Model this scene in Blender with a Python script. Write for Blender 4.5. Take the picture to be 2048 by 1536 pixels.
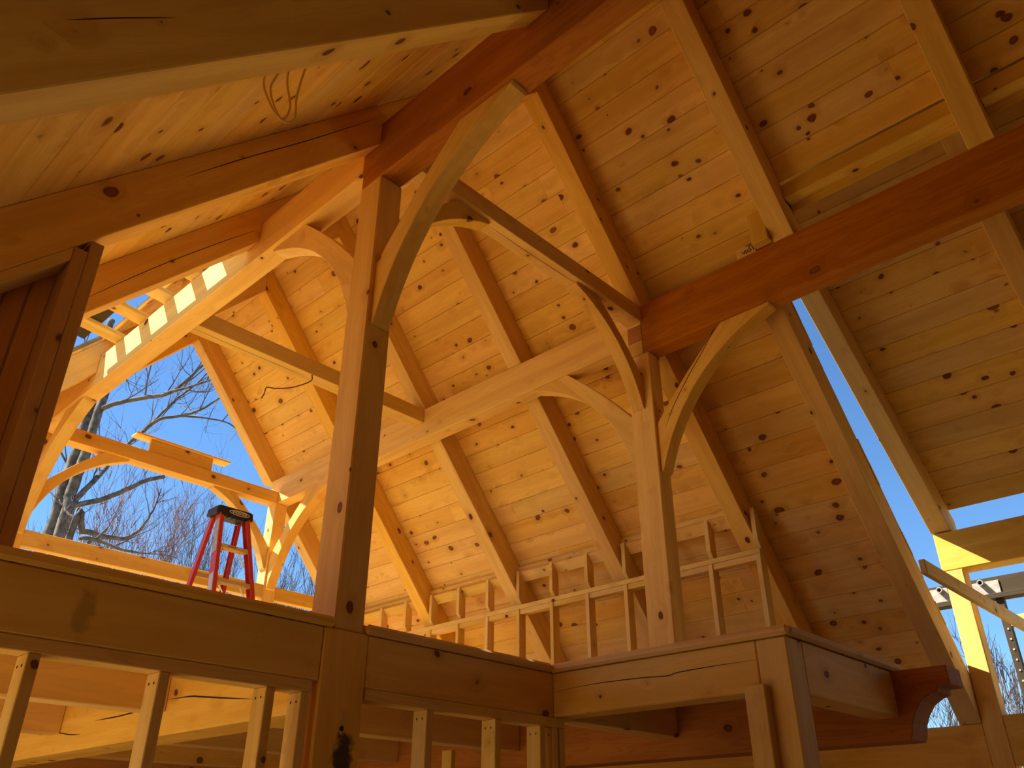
import bpy, bmesh, math, random
from mathutils import Vector, Matrix, noise as mnoise

for o in list(bpy.data.objects):
    bpy.data.objects.remove(o, do_unlink=True)
SC = bpy.context.scene
COL = SC.collection
ZC = 1.55                      # eye height above the ground floor; all heights below are given from the eye

# ------------------------------------------------------------------ camera
cam_d = bpy.data.cameras.new('camera')
cam_d.sensor_width = 36.0
cam_d.lens = 36.0 * 1655.4 / 2048.0
cam_d.clip_start = 0.05
cam_d.clip_end = 500
cam = bpy.data.objects.new('camera', cam_d)
COL.objects.link(cam)
r0 = Vector((0.68629056, -0.72732646, 0.00121714))
r1 = Vector((0.35623183, 0.33467323, -0.87240628))
r2 = Vector((0.63411683, 0.59915778, 0.48877991))
M = Matrix((r0, -r1, -r2)).transposed().to_4x4()
M.translation = Vector((0, 0, ZC))
cam.matrix_world = M
SC.camera = cam

# ------------------------------------------------------------------ sky, sun, exposure
SUN_DIR = Vector((-0.838, 1.0, 1.519)).normalized()       # towards the sun
world = bpy.data.worlds.new('sky')
SC.world = world
world.use_nodes = True
wn = world.node_tree
wn.nodes.clear()
w_out = wn.nodes.new('ShaderNodeOutputWorld')
w_bg = wn.nodes.new('ShaderNodeBackground')
w_sky = wn.nodes.new('ShaderNodeTexSky')
w_sky.sky_type = 'NISHITA'
w_sky.sun_disc = False
w_sky.sun_elevation = math.asin(SUN_DIR.z)
w_sky.sun_rotation = math.atan2(SUN_DIR.x, SUN_DIR.y)
w_sky.altitude = 200
w_sky.air_density = 1.0
w_sky.dust_density = 0.0
w_sky.ozone_density = 4.0
w_bg.inputs['Strength'].default_value = 0.29
# thin wisps of cloud
w_tc = wn.nodes.new('ShaderNodeTexCoord')
w_map = wn.nodes.new('ShaderNodeMapping')
w_map.inputs['Scale'].default_value = (1.6, 1.6, 4.0)
w_no = wn.nodes.new('ShaderNodeTexNoise')
w_no.inputs['Scale'].default_value = 2.2
w_no.inputs['Detail'].default_value = 7
w_no.inputs['Roughness'].default_value = 0.62
w_rm = wn.nodes.new('ShaderNodeMapRange')
w_rm.inputs['From Min'].default_value = 0.60
w_rm.inputs['From Max'].default_value = 0.85
w_rm.inputs['To Max'].default_value = 0.35
w_mx = wn.nodes.new('ShaderNodeMix')
w_mx.data_type = 'RGBA'
w_mx.inputs[7].default_value = (4.2, 4.5, 4.9, 1)
wn.links.new(w_tc.outputs['Generated'], w_map.inputs['Vector'])
wn.links.new(w_map.outputs['Vector'], w_no.inputs['Vector'])
wn.links.new(w_no.outputs['Fac'], w_rm.inputs['Value'])
wn.links.new(w_rm.outputs['Result'], w_mx.inputs[0])
w_tint = wn.nodes.new('ShaderNodeMix')
w_tint.data_type = 'RGBA'
w_tint.blend_type = 'MULTIPLY'
w_tint.inputs[0].default_value = 1.0
w_tint.inputs[7].default_value = (0.70, 0.95, 1.12, 1)
wn.links.new(w_sky.outputs['Color'], w_tint.inputs[6])
wn.links.new(w_tint.outputs[2], w_mx.inputs[6])
wn.links.new(w_mx.outputs[2], w_bg.inputs['Color'])
wn.links.new(w_bg.outputs['Background'], w_out.inputs['Surface'])

sun_d = bpy.data.lights.new('sun', 'SUN')
sun_d.energy = 23.0
sun_d.color = (1.0, 0.93, 0.82)
sun_d.angle = math.radians(0.53)
sun = bpy.data.objects.new('sun', sun_d)
COL.objects.link(sun)
sun.location = (-8, 10, 20)
sun.rotation_euler = SUN_DIR.to_track_quat('Z', 'Y').to_euler()

SC.view_settings.view_transform = 'Standard'
SC.view_settings.look = 'None'
SC.view_settings.gamma = 1.0
SC.view_settings.use_curve_mapping = False
SC.view_settings.exposure = -0.62
SC.cycles.max_bounces = 9
SC.cycles.diffuse_bounces = 7
SC.cycles.glossy_bounces = 3
SC.cycles.use_denoising = True
SC.cycles.use_adaptive_sampling = True
SC.cycles.adaptive_threshold = 0.03
SC.cycles.sample_clamp_indirect = 10.0

# ------------------------------------------------------------------ materials
def N(nt, typ, **kw):
    n = nt.nodes.new(typ)
    for k, v in kw.items():
        setattr(n, k, v)
    return n

def L(nt, a, b):
    nt.links.new(a, b)

def math_node(nt, op, a, b=None, clamp=False):
    n = N(nt, 'ShaderNodeMath', operation=op)
    n.use_clamp = clamp
    for i, v in enumerate((a, b)):
        if v is None:
            continue
        if isinstance(v, (int, float)):
            n.inputs[i].default_value = v
        else:
            L(nt, v, n.inputs[i])
    return n.outputs[0]

def mixc(nt, fac, a, b, mode='MIX'):
    n = N(nt, 'ShaderNodeMix', data_type='RGBA', blend_type=mode)
    for i, v in ((0, fac), (6, a), (7, b)):
        if isinstance(v, (int, float)):
            n.inputs[i].default_value = v
        elif isinstance(v, tuple):
            n.inputs[i].default_value = v if len(v) == 4 else v + (1,)
        else:
            L(nt, v, n.inputs[i])
    return n.outputs[2]

def smooth(nt, v, a, b, t0=0.0, t1=1.0):
    n = N(nt, 'ShaderNodeMapRange', interpolation_type='SMOOTHSTEP')
    L(nt, v, n.inputs['Value'])
    n.inputs['From Min'].default_value = a
    n.inputs['From Max'].default_value = b
    n.inputs['To Min'].default_value = t0
    n.inputs['To Max'].default_value = t1
    return n.outputs['Result']

def wood(name, base, late, knot=(0.10, 0.035, 0.012), knot_scale=6.0, knot_size=0.030, knot_amt=1.0,
         grain=0.5, ring=0.25, var=0.16, check=0.0, rough=0.7, stain=0.0, spot=None):
    """timber: grain along local X, knots where branches meet the face, drying checks, a tone of its own per piece"""
    m = bpy.data.materials.new(name)
    m.use_nodes = True
    nt = m.node_tree
    nt.nodes.clear()
    out = N(nt, 'ShaderNodeOutputMaterial')
    bs = N(nt, 'ShaderNodeBsdfPrincipled')
    tc = N(nt, 'ShaderNodeTexCoord')
    oi = N(nt, 'ShaderNodeObjectInfo')
    cx = N(nt, 'ShaderNodeCombineXYZ')
    rnd = oi.outputs['Random']
    L(nt, math_node(nt, 'MULTIPLY', rnd, 37.7), cx.inputs[0])
    L(nt, math_node(nt, 'MULTIPLY', rnd, 91.3), cx.inputs[1])
    L(nt, math_node(nt, 'MULTIPLY', rnd, 53.9), cx.inputs[2])
    ad = N(nt, 'ShaderNodeVectorMath', operation='ADD')
    L(nt, tc.outputs['Object'], ad.inputs[0])
    L(nt, cx.outputs[0], ad.inputs[1])
    P = ad.outputs[0]
    # irregular outline
    dn = N(nt, 'ShaderNodeTexNoise')
    dn.inputs['Scale'].default_value = 14
    dn.inputs['Detail'].default_value = 0
    L(nt, P, dn.inputs['Vector'])
    ds = N(nt, 'ShaderNodeVectorMath', operation='MULTIPLY_ADD')
    L(nt, dn.outputs['Color'], ds.inputs[0])
    ds.inputs[1].default_value = (0.03, 0.018, 0.018)
    L(nt, P, ds.inputs[2])
    PD = ds.outputs[0]
    # knots
    vs = N(nt, 'ShaderNodeVectorMath', operation='MULTIPLY')
    L(nt, PD, vs.inputs[0])
    vs.inputs[1].default_value = (0.75, 1, 1)
    vo = N(nt, 'ShaderNodeTexVoronoi', feature='F1')
    vo.inputs['Scale'].default_value = knot_scale
    vo.inputs['Randomness'].default_value = 1.0
    L(nt, vs.outputs[0], vo.inputs['Vector'])
    sepc = N(nt, 'ShaderNodeSeparateColor')
    L(nt, vo.outputs['Color'], sepc.inputs[0])
    dist = math_node(nt, 'DIVIDE', vo.outputs['Distance'], knot_scale)
    rr = math_node(nt, 'MULTIPLY', math_node(nt, 'POWER', sepc.outputs[0], 1.6), knot_size)
    rr = math_node(nt, 'ADD', rr, knot_size * 0.28)
    q = math_node(nt, 'DIVIDE', dist, rr)
    kmask = smooth(nt, q, 0.80, 1.05, 1, 0)
    kring = math_node(nt, 'MULTIPLY', smooth(nt, q, 0.55, 0.9), smooth(nt, q, 0.95, 1.2, 1, 0))
    halo = smooth(nt, q, 0.8, 3.6, 1, 0)
    # grain lines swerve round the knots
    gs = N(nt, 'ShaderNodeVectorMath', operation='MULTIPLY')
    L(nt, P, gs.inputs[0])
    gs.inputs[1].default_value = (0.55, 7.0, 7.0)
    sw = N(nt, 'ShaderNodeVectorMath', operation='ADD')
    swc = N(nt, 'ShaderNodeCombineXYZ')
    hs = math_node(nt, 'MULTIPLY', halo, 0.35)
    L(nt, hs, swc.inputs[1])
    L(nt, hs, swc.inputs[2])
    L(nt, gs.outputs[0], sw.inputs[0])
    L(nt, swc.outputs[0], sw.inputs[1])
    g1 = N(nt, 'ShaderNodeTexNoise')
    g1.inputs['Scale'].default_value = 1.7
    g1.inputs['Detail'].default_value = 3
    g1.inputs['Roughness'].default_value = 0.55
    g1.inputs['Distortion'].default_value = 0.4
    L(nt, sw.outputs[0], g1.inputs['Vector'])
    # growth rings: fine wave of the slow noise
    w1 = math_node(nt, 'SINE', math_node(nt, 'MULTIPLY', g1.outputs['Fac'], 70.0))
    w1 = smooth(nt, w1, 0.1, 1.0)
    gm = smooth(nt, g1.outputs['Fac'], 0.35, 0.7)
    c = mixc(nt, math_node(nt, 'MULTIPLY', gm, grain), base, late)
    c = mixc(nt, math_node(nt, 'MULTIPLY', w1, ring), c, late)
    # each piece has a tone of its own
    wn_ = N(nt, 'ShaderNodeTexWhiteNoise', noise_dimensions='1D')
    L(nt, math_node(nt, 'MULTIPLY', rnd, 913.7), wn_.inputs['W'])
    hv = N(nt, 'ShaderNodeHueSaturation')
    sepw = N(nt, 'ShaderNodeSeparateColor')
    L(nt, wn_.outputs['Color'], sepw.inputs[0])
    L(nt, math_node(nt, 'ADD', math_node(nt, 'MULTIPLY', sepw.outputs[0], 0.012), 0.496), hv.inputs['Hue'])
    L(nt, math_node(nt, 'ADD', math_node(nt, 'MULTIPLY', sepw.outputs[1], var), 1 - var * 0.5), hv.inputs['Value'])
    L(nt, math_node(nt, 'ADD', math_node(nt, 'MULTIPLY', sepw.outputs[2], 0.16), 0.92), hv.inputs['Saturation'])
    L(nt, c, hv.inputs['Color'])
    c = hv.outputs['Color']
    # knots on top
    late2 = (late[0] * 0.75, late[1] * 0.62, late[2] * 0.5)
    c = mixc(nt, math_node(nt, 'MULTIPLY', halo, 0.34 * knot_amt), c, late2)
    kcol = mixc(nt, sepc.outputs[1], (0.30, 0.10, 0.035), knot)
    c = mixc(nt, math_node(nt, 'MULTIPLY', kmask, knot_amt), c, kcol)
    c = mixc(nt, math_node(nt, 'MULTIPLY', kring, 0.6 * knot_amt), c, (0.07, 0.022, 0.008))
    if stain:
        sn = N(nt, 'ShaderNodeTexNoise')
        sn.inputs['Scale'].default_value = 2.3
        sn.inputs['Detail'].default_value = 4
        L(nt, P, sn.inputs['Vector'])
        c = mixc(nt, math_node(nt, 'MULTIPLY', smooth(nt, sn.outputs['Fac'], 0.58, 0.75), stain), c, (0.20, 0.15, 0.09))
    if spot:
        sx_, sy_, rx_, ry_, sc_, sa_ = spot
        so3 = N(nt, 'ShaderNodeSeparateXYZ')
        L(nt, tc.outputs['Object'], so3.inputs[0])
        ex = math_node(nt, 'DIVIDE', math_node(nt, 'SUBTRACT', so3.outputs[0], sx_), rx_)
        ey = math_node(nt, 'DIVIDE', math_node(nt, 'SUBTRACT', so3.outputs[2 if name.endswith('smudged') else 1], sy_), ry_)
        rad = math_node(nt, 'ADD', math_node(nt, 'MULTIPLY', ex, ex), math_node(nt, 'MULTIPLY', ey, ey))
        n9 = N(nt, 'ShaderNodeTexNoise')
        n9.inputs['Scale'].default_value = 22
        n9.inputs['Detail'].default_value = 5
        L(nt, tc.outputs['Object'], n9.inputs['Vector'])
        rad = math_node(nt, 'ADD', rad, math_node(nt, 'MULTIPLY', math_node(nt, 'SUBTRACT', n9.outputs['Fac'], 0.5), 3.0))
        c = mixc(nt, math_node(nt, 'MULTIPLY', smooth(nt, rad, 0.3, 1.3, 1, 0), sa_), c, sc_)
    if check:
        so = N(nt, 'ShaderNodeSeparateXYZ')
        L(nt, tc.outputs['Object'], so.inputs[0])
        xn = N(nt, 'ShaderNodeTexNoise', noise_dimensions='1D')
        xn.inputs['Scale'].default_value = 1.4
        xn.inputs['Detail'].default_value = 5
        L(nt, math_node(nt, 'ADD', so.outputs[0], math_node(nt, 'MULTIPLY', rnd, 40)), xn.inputs['W'])
        off = math_node(nt, 'ADD', math_node(nt, 'MULTIPLY', xn.outputs['Fac'], 0.05),
                        math_node(nt, 'MULTIPLY', math_node(nt, 'SUBTRACT', sepw.outputs[0], 0.8), 0.09))
        dz = math_node(nt, 'ABSOLUTE', math_node(nt, 'SUBTRACT', so.outputs[2], off))
        xm = N(nt, 'ShaderNodeTexNoise', noise_dimensions='1D')
        xm.inputs['Scale'].default_value = 0.7
        L(nt, math_node(nt, 'ADD', so.outputs[0], math_node(nt, 'MULTIPLY', rnd, 77)), xm.inputs['W'])
        wid = smooth(nt, xm.outputs['Fac'], 0.50, 0.62)
        line = math_node(nt, 'LESS_THAN', dz, math_node(nt, 'MULTIPLY', wid, 0.0022))
        c = mixc(nt, math_node(nt, 'MULTIPLY', line, check), c, (0.05, 0.018, 0.006))
    L(nt, c, bs.inputs['Base Color'])
    bs.inputs['Roughness'].default_value = rough
    bs.inputs['Specular IOR Level'].default_value = 0.10
    L(nt, bs.outputs[0], out.inputs['Surface'])
    return m

def plain(name, col, rough=0.5, metal=0.0, noise=0.0, nscale=8, spec=0.4):
    m = bpy.data.materials.new(name)
    m.use_nodes = True
    nt = m.node_tree
    bs = nt.nodes['Principled BSDF']
    bs.inputs['Roughness'].default_value = rough
    bs.inputs['Metallic'].default_value = metal
    bs.inputs['Specular IOR Level'].default_value = spec
    tc = N(nt, 'ShaderNodeTexCoord')
    n = N(nt, 'ShaderNodeTexNoise')
    n.inputs['Scale'].default_value = nscale
    n.inputs['Detail'].default_value = 5
    L(nt, tc.outputs['Object'], n.inputs['Vector'])
    c2 = tuple(max(0, x * (1 - noise)) for x in col)
    c = mixc(nt, smooth(nt, n.outputs['Fac'], 0.35, 0.65), col, c2)
    L(nt, c, bs.inputs['Base Color'])
    return m

PINE = wood('pine_timber', (0.79, 0.52, 0.15), (0.64, 0.36, 0.08), knot=(0.11, 0.035, 0.012), knot_scale=6.2,
            knot_size=0.0185, grain=0.7, ring=0.24)
PINE_C = wood('pine_timber_checked', (0.79, 0.52, 0.15), (0.64, 0.36, 0.08), knot=(0.11, 0.035, 0.012), knot_scale=5.6,
              knot_size=0.022, grain=0.6, ring=0.2, check=0.95)
PINE_S = wood('pine_timber_smudged', (0.77, 0.49, 0.135), (0.61, 0.33, 0.07), knot=(0.09, 0.03, 0.012), knot_scale=5.6,
              knot_size=0.019, grain=0.5, ring=0.14, spot=(0.17, -0.01, 0.035, 0.085, (0.18, 0.11, 0.04), 0.40))
PINE_M = wood('pine_timber_mouldy', (0.79, 0.52, 0.15), (0.64, 0.36, 0.08), knot=(0.11, 0.035, 0.012), knot_scale=5.6,
              knot_size=0.02, grain=0.55, ring=0.16, check=0.5, spot=(0.675, 0.03, 0.11, 0.05, (0.05, 0.04, 0.025), 0.95))
BOARD = wood('pine_board', (0.80, 0.54, 0.18), (0.66, 0.395, 0.105), knot=(0.16, 0.05, 0.016), knot_scale=8.2,
             knot_size=0.021, grain=0.75, ring=0.28, var=0.15)
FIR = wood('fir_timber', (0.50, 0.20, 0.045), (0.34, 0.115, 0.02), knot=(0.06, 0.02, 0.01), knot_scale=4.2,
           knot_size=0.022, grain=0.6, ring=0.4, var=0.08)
STUD = wood('stud_lumber', (0.76, 0.52, 0.17), (0.60, 0.37, 0.10), knot=(0.12, 0.045, 0.02), knot_scale=7.5,
            knot_size=0.016, grain=0.6, ring=0.35, var=0.12, stain=0.25)
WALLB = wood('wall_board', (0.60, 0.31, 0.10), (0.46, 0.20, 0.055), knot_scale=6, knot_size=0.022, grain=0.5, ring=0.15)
DARKW = wood('dark_wall', (0.28, 0.15, 0.06), (0.20, 0.10, 0.04), knot_scale=3, knot_size=0.02)  # for the unseen added walls, kept dark to limit bounce
PLY = wood('plywood', (0.52, 0.37, 0.19), (0.42, 0.28, 0.13), knot_scale=3, knot_size=0.02, grain=0.5, ring=0.2)
OLDW = wood('weathered_plank', (0.075, 0.055, 0.032), (0.05, 0.036, 0.02), knot_scale=4, knot_size=0.02, grain=0.7, ring=0.3, stain=0.5)
BARK = plain('bark', (0.15, 0.13, 0.105), 0.9, noise=0.55, nscale=9)
TWIG = plain('twig', (0.13, 0.10, 0.085), 0.9, noise=0.3, nscale=5)
BUD = plain('budding_twig', (0.27, 0.16, 0.13), 0.9, noise=0.3, nscale=5)
RED = plain('red_fibreglass', (0.55, 0.045, 0.035), 0.42, noise=0.1)
BLACK = plain('black_plastic', (0.018, 0.018, 0.019), 0.45, noise=0.2)
ALU = plain('aluminium', (0.62, 0.58, 0.52), 0.42, 0.55, noise=0.15)
WHITE = plain('white_print', (0.75, 0.73, 0.68), 0.6)
GREYL = plain('sticker_grey', (0.45, 0.44, 0.43), 0.6, noise=0.25, nscale=30)
CABLE = plain('yellow_cable', (0.72, 0.45, 0.10), 0.5)
DWIRE = plain('brown_wire', (0.20, 0.10, 0.04), 0.6)
INK = plain('marker_ink', (0.012, 0.010, 0.010), 0.7)
STEEL = plain('galvanised_steel', (0.50, 0.46, 0.38), 0.5, 0.35, noise=0.25, nscale=25)
DARKF = plain('window_frame_dark', (0.05, 0.05, 0.055), 0.5)
BLOCKER = plain('roof_light_block', (0.30, 0.22, 0.14), 0.8, noise=0.2)
SOIL = plain('leaf_litter', (0.42, 0.30, 0.13), 0.95, noise=0.5, nscale=1.2)
HOLE = plain('hole_dark', (0.03, 0.015, 0.008), 0.9)

# ------------------------------------------------------------------ mesh helpers
def tag(o, label=None, cat=None, group=None, kind=None):
    for k, v in (('label', label), ('category', cat), ('group', group), ('kind', kind)):
        if v:
            o[k] = v
    return o

def empty(name, loc, label=None, cat=None, group=None, kind=None):
    o = bpy.data.objects.new(name, None)
    o.empty_display_size = 0.1
    o.location = (loc[0], loc[1], loc[2] + ZC)
    COL.objects.link(o)
    return tag(o, label, cat, group, kind)

def mk(name, V, F, d, mat, up=(0, 0, 1), parent=None, bev=0.004, smooth_sh=False):
    """one mesh object; local X runs along d (the grain), origin at the middle of the piece"""
    V = [Vector((v[0], v[1], v[2] + ZC)) for v in V]
    X = Vector(d).normalized()
    U = Vector(up)
    if abs(X.dot(U)) > 0.98:
        U = Vector((0, 1, 0))
    Y = U.cross(X).normalized()
    Z = X.cross(Y)
    lo = Vector([min(v[i] for v in V) for i in range(3)])
    hi = Vector([max(v[i] for v in V) for i in range(3)])
    c = (lo + hi) * 0.5
    MW = Matrix((X, Y, Z)).transposed().to_4x4()
    MW.translation = c
    inv = MW.inverted()
    me = bpy.data.meshes.new(name)
    bm = bmesh.new()
    vs = [bm.verts.new(inv @ v) for v in V]
    for f in F:
        try:
            bm.faces.new([vs[i] for i in f])
        except ValueError:
            pass
    bmesh.ops.recalc_face_normals(bm, faces=bm.faces)
    if bev:
        es = [e for e in bm.edges if len(e.link_faces) == 2 and e.calc_face_angle(0) > 0.7]
        bmesh.ops.bevel(bm, geom=es, offset=bev, segments=1, affect='EDGES', clamp_overlap=True)
    bm.to_mesh(me)
    bm.free()
    if smooth_sh:
        for p in me.polygons:
            p.use_smooth = True
    me.materials.append(mat)
    o = bpy.data.objects.new(name, me)
    COL.objects.link(o)
    if parent is not None:
        o.parent = parent
        o.matrix_parent_inverse = PINV(parent)
    o.matrix_basis = MW
    o['mw'] = [x for r in MW for x in r]
    return o

def PINV(parent):
    if 'mw' in parent.keys():
        a = list(parent['mw'])
        return Matrix((a[0:4], a[4:8], a[8:12], a[12:16])).inverted()
    return Matrix.Translation(parent.location).inverted()

def prism(name, poly, plane, a0, a1, d, mat, **kw):
    n = len(poly)
    def v(p, a):
        if plane == 'xz':
            return (p[0], a, p[1])
        if plane == 'yz':
            return (a, p[0], p[1])
        return (p[0], p[1], a)
    V = [v(p, a0) for p in poly] + [v(p, a1) for p in poly]
    F = [list(range(n)), list(range(2 * n - 1, n - 1, -1))]
    F += [[i, (i + 1) % n, n + (i + 1) % n, n + i] for i in range(n)]
    return mk(name, V, F, d, mat, **kw)

AX = {'x': (1, 0, 0), 'y': (0, 1, 0), 'z': (0, 0, 1)}

def box(name, x0, x1, y0, y1, z0, z1, mat, axis='x', **kw):
    return prism(name, [(x0, y0), (x1, y0), (x1, y1), (x0, y1)], 'xy', z0, z1, AX[axis], mat, **kw)

def tube_data(pts, rads, sides=6):
    V, F = [], []
    n = len(pts)
    pts = [Vector(p) for p in pts]
    ref = Vector((0.31, 0.22, 0.93))
    for i in range(n):
        t = (pts[min(i + 1, n - 1)] - pts[max(i - 1, 0)])
        t.normalize()
        a = t.cross(ref)
        if a.length < 1e-4:
            a = t.cross(Vector((1, 0, 0)))
        a.normalize()
        b = t.cross(a)
        for k in range(sides):
            th = 2 * math.pi * k / sides
            V.append(pts[i] + (a * math.cos(th) + b * math.sin(th)) * rads[i])
    for i in range(n - 1):
        for k in range(sides):
            k2 = (k + 1) % sides
            F.append([i * sides + k, i * sides + k2, (i + 1) * sides + k2, (i + 1) * sides + k])
    F.append(list(range(sides - 1, -1, -1)))
    F.append([(n - 1) * sides + k for k in range(sides)])
    return V, F

def tube(name, pts, r, mat, sides=8, **kw):
    rads = r if isinstance(r, (list, tuple)) else [r] * len(pts)
    V, F = tube_data(pts, rads, sides)
    kw.setdefault('bev', 0)
    kw.setdefault('smooth_sh', True)
    return mk(name, V, F, kw.pop('d', (1, 0, 0)), mat, **kw)

def spline(pts, n=8):
    P = [Vector(p) for p in pts]
    out = []
    for i in range(len(P) - 1):
        p0, p1, p2, p3 = P[max(i - 1, 0)], P[i], P[i + 1], P[min(i + 2, len(P) - 1)]
        for k in range(n):
            t = k / n
            out.append(0.5 * ((2 * p1) + (p2 - p0) * t + (2 * p0 - 5 * p1 + 4 * p2 - p3) * t * t + (3 * p1 - p0 - 3 * p2 + p3) * t ** 3))
    out.append(P[-1])
    return out

# ------------------------------------------------------------------ the frame's set-out (metres, heights from the eye)
KR, KL, KD = 1.18, 1.14, 0.81            # roof pitches: long slope over the knee wall, opposite slope, dormer
def zR(x): return 3.515 - KR * (x - 4.35)       # underside of rafters
def zL(x): return 3.515 + KL * (x - 2.05)
def zD(x): return 2.121 + KD * (6.69 - x)
XR = 3.22
RD = 0.205                               # rafter depth
RW = 0.145
VR, VL, VD = RD * math.hypot(1, KR), RD * math.hypot(1, KL), 0.20 * math.hypot(1, KD)
RY = [-3.31, -2.09, -0.87, 0.35, 1.575, 2.79, 4.01, 5.21, 6.43, 7.76]
XA0, XA1 = 1.909, 2.045
XB0, XB1 = 4.35, 4.487
ZT = 3.515
EPS = 0.0008
YN, YF = -3.3, 8.0                       # roof ends
Y0 = 2.755
YE = 7.563
XW = 6.69                                # outer wall face

# ------------------------------------------------------------------ ground and floors
g = mk('ground', [(-60, -60, -2.3), (60, -60, -2.3), (60, 60, -2.3), (-60, 60, -2.3), (-60, -60, -2.5), (60, -60, -2.5), (60, 60, -2.5), (-60, 60, -2.5)],
       [[0, 1, 2, 3], [7, 6, 5, 4], [0, 4, 5, 1], [1, 5, 6, 2], [2, 6, 7, 3], [3, 7, 4, 0]], (1, 0, 0), SOIL, bev=0)
tag(g, kind='structure')
# unseen bank, added to bounce warm light into the dormer opening
bn = 14
BV, BF = [], []
for i in range(bn):
    for j in range(8):
        yy = -34 + i * 2.35
        t = j / 7
        hgt = 8.0 * (t ** 1.2) * min(1.0, 0.12 + (-2.5 - yy) / 9.0 if yy < -2.5 else 0.0)
        BV.append((9.5 + 14 * t, yy, -2.28 + max(0, hgt) + 0.25 * math.sin(i * 2.1 + j * 1.7) * t))
for i in range(bn - 1):
    for j in range(7):
        BF.append([i * 8 + j, i * 8 + j + 1, (i + 1) * 8 + j + 1, (i + 1) * 8 + j])
tag(mk('ground_bounce_bank', BV, BF, (1, 0, 0), SOIL, bev=0, smooth_sh=True), kind='structure')
tag(box('floor', -1.6, 6.9, -3.2, 8.0, -1.85, -1.55, PLY, 'x', bev=0), kind='structure')
lf = empty('floor_loft', (3, 5, 0.745), kind='structure')
xs = -0.20
nb = 0
while xs < 6.5:                                        # loft floor boards, seen edge-on from below
    x1 = min(xs + 0.28, 6.55)
    if xs < 4.40 < x1:
        x1 = 4.401
    y0 = Y0 + 0.012 if (xs < 3.22 or xs > 4.4) else 1.54
    if xs < 3.22 < x1:
        x1 = 3.225
    box('floor_board', xs, x1 - 0.001, y0, 7.70, 0.7465, 0.784, BOARD, 'y', parent=lf, bev=0)
    xs = x1
    nb += 1
def nosing(name, x0, x1, y0, y1, axis):
    return box(name, x0, x1, y0, y1, 0.7465, 0.786, PINE, axis, parent=lf, bev=0.012)
nosing('edge_nosing', -0.25, 1.906, Y0 - 0.022, Y0 + 0.010, 'x')
nosing('edge_nosing', 2.058, 3.190, Y0 - 0.022, Y0 + 0.010, 'x')
nosing('edge_nosing', 3.191, 3.222, 1.506, Y0 + 0.010, 'y')
nosing('edge_nosing', 3.2235, 4.40, 1.506, 1.538, 'x')

# outer walls; all but the gable one are unseen, added to hold back daylight
tag(prism('wall_rear_unseen', [(-1.6, -1.549), (6.88, -1.549), (6.88, 2.2), (5.2, 3.6), (3.22, 5.2), (-0.9, 0.46), (-1.6, 0.4)], 'xz', -3.45, -3.32, (1, 0, 0), DARKW, bev=0), kind='structure')
tag(box('wall_gable', -0.24, 6.68, 7.605, 7.70, -1.549, 0.7455, WALLB, 'x', bev=0), kind='structure')
tag(box('wall_knee_side_unseen', 6.72, 6.82, 1.86, 7.6, -1.549, 0.359, WALLB, 'y', bev=0), kind='structure')
tag(box('wall_dormer_side_unseen', 6.72, 6.82, -3.31, 0.3, -1.549, 0.478, DARKW, 'y', bev=0), kind='structure')
tag(box('wall_plank_side_unseen', -0.40, -0.30, -3.31, 2.3, -1.549, 0.398, DARKW, 'y', bev=0), kind='structure')

# ------------------------------------------------------------------ roof boards
random.seed(4)
def slope_boards(root, ztop, k, sgn, x_start, x_end, spans, width=0.184, thick=0.020, endjit=0.0):
    """tongue-and-groove boards running along Y on a slope; ztop(x): underside; spans(x) -> list of (y0,y1)"""
    h = math.hypot(1, k)
    dx = width / h
    ux, uz = sgn / h, -k / h                  # down-slope unit
    nx, nz = sgn * k / h, 1 / h               # up-normal
    n = int(abs(x_end - x_start) / dx)
    for i in range(n):
        xa = x_start + sgn * i * dx
        za = ztop(xa)
        for (ya, yb) in spans(xa + sgn * dx * 0.5):
            y = ya
            first = True
            while y < yb - 0.01:
                ln = random.uniform(2.6, 4.6)
                if first:
                    ln *= random.uniform(0.45, 1.0)
                    first = False
                y2 = y + ln
                if y2 > yb - 1.0:
                    y2 = yb
                yy0, yy1 = y + 0.0006, y2 - 0.0006
                if y == ya:
                    yy0 += random.uniform(-endjit, endjit) if xa < 6.4 else 0.001
                g = 0.0008
                c = 0.0042
                prof = [(g + c, 0), (width - g - c, 0), (width - g, c), (width - g, thick), (g, thick), (g, c)]
                poly = [(xa + ux * s + nx * t, za + uz * s + nz * t) for s, t in prof]
                prism('board', poly, 'xz', yy0, yy1, (0, 1, 0), BOARD, up=(nx, 0, nz), parent=root, bev=0)
                y = y2
    return n

def sheet(name, ztop, k, sgn, x0, x1, y0, y1, root, off=0.022, t=0.03, mat=BLOCKER):  # unseen layer over the boards, added to block light through the joints
    h = math.hypot(1, k)
    nx, nz = sgn * k / h, 1 / h
    poly = [(x + nx * o, ztop(x) + nz * o) for x, o in ((x0, off), (x1, off), (x1, off + t), (x0, off + t))]
    return prism(name, poly, 'xz', y0, y1, (0, 1, 0), mat, parent=root, bev=0)

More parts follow.
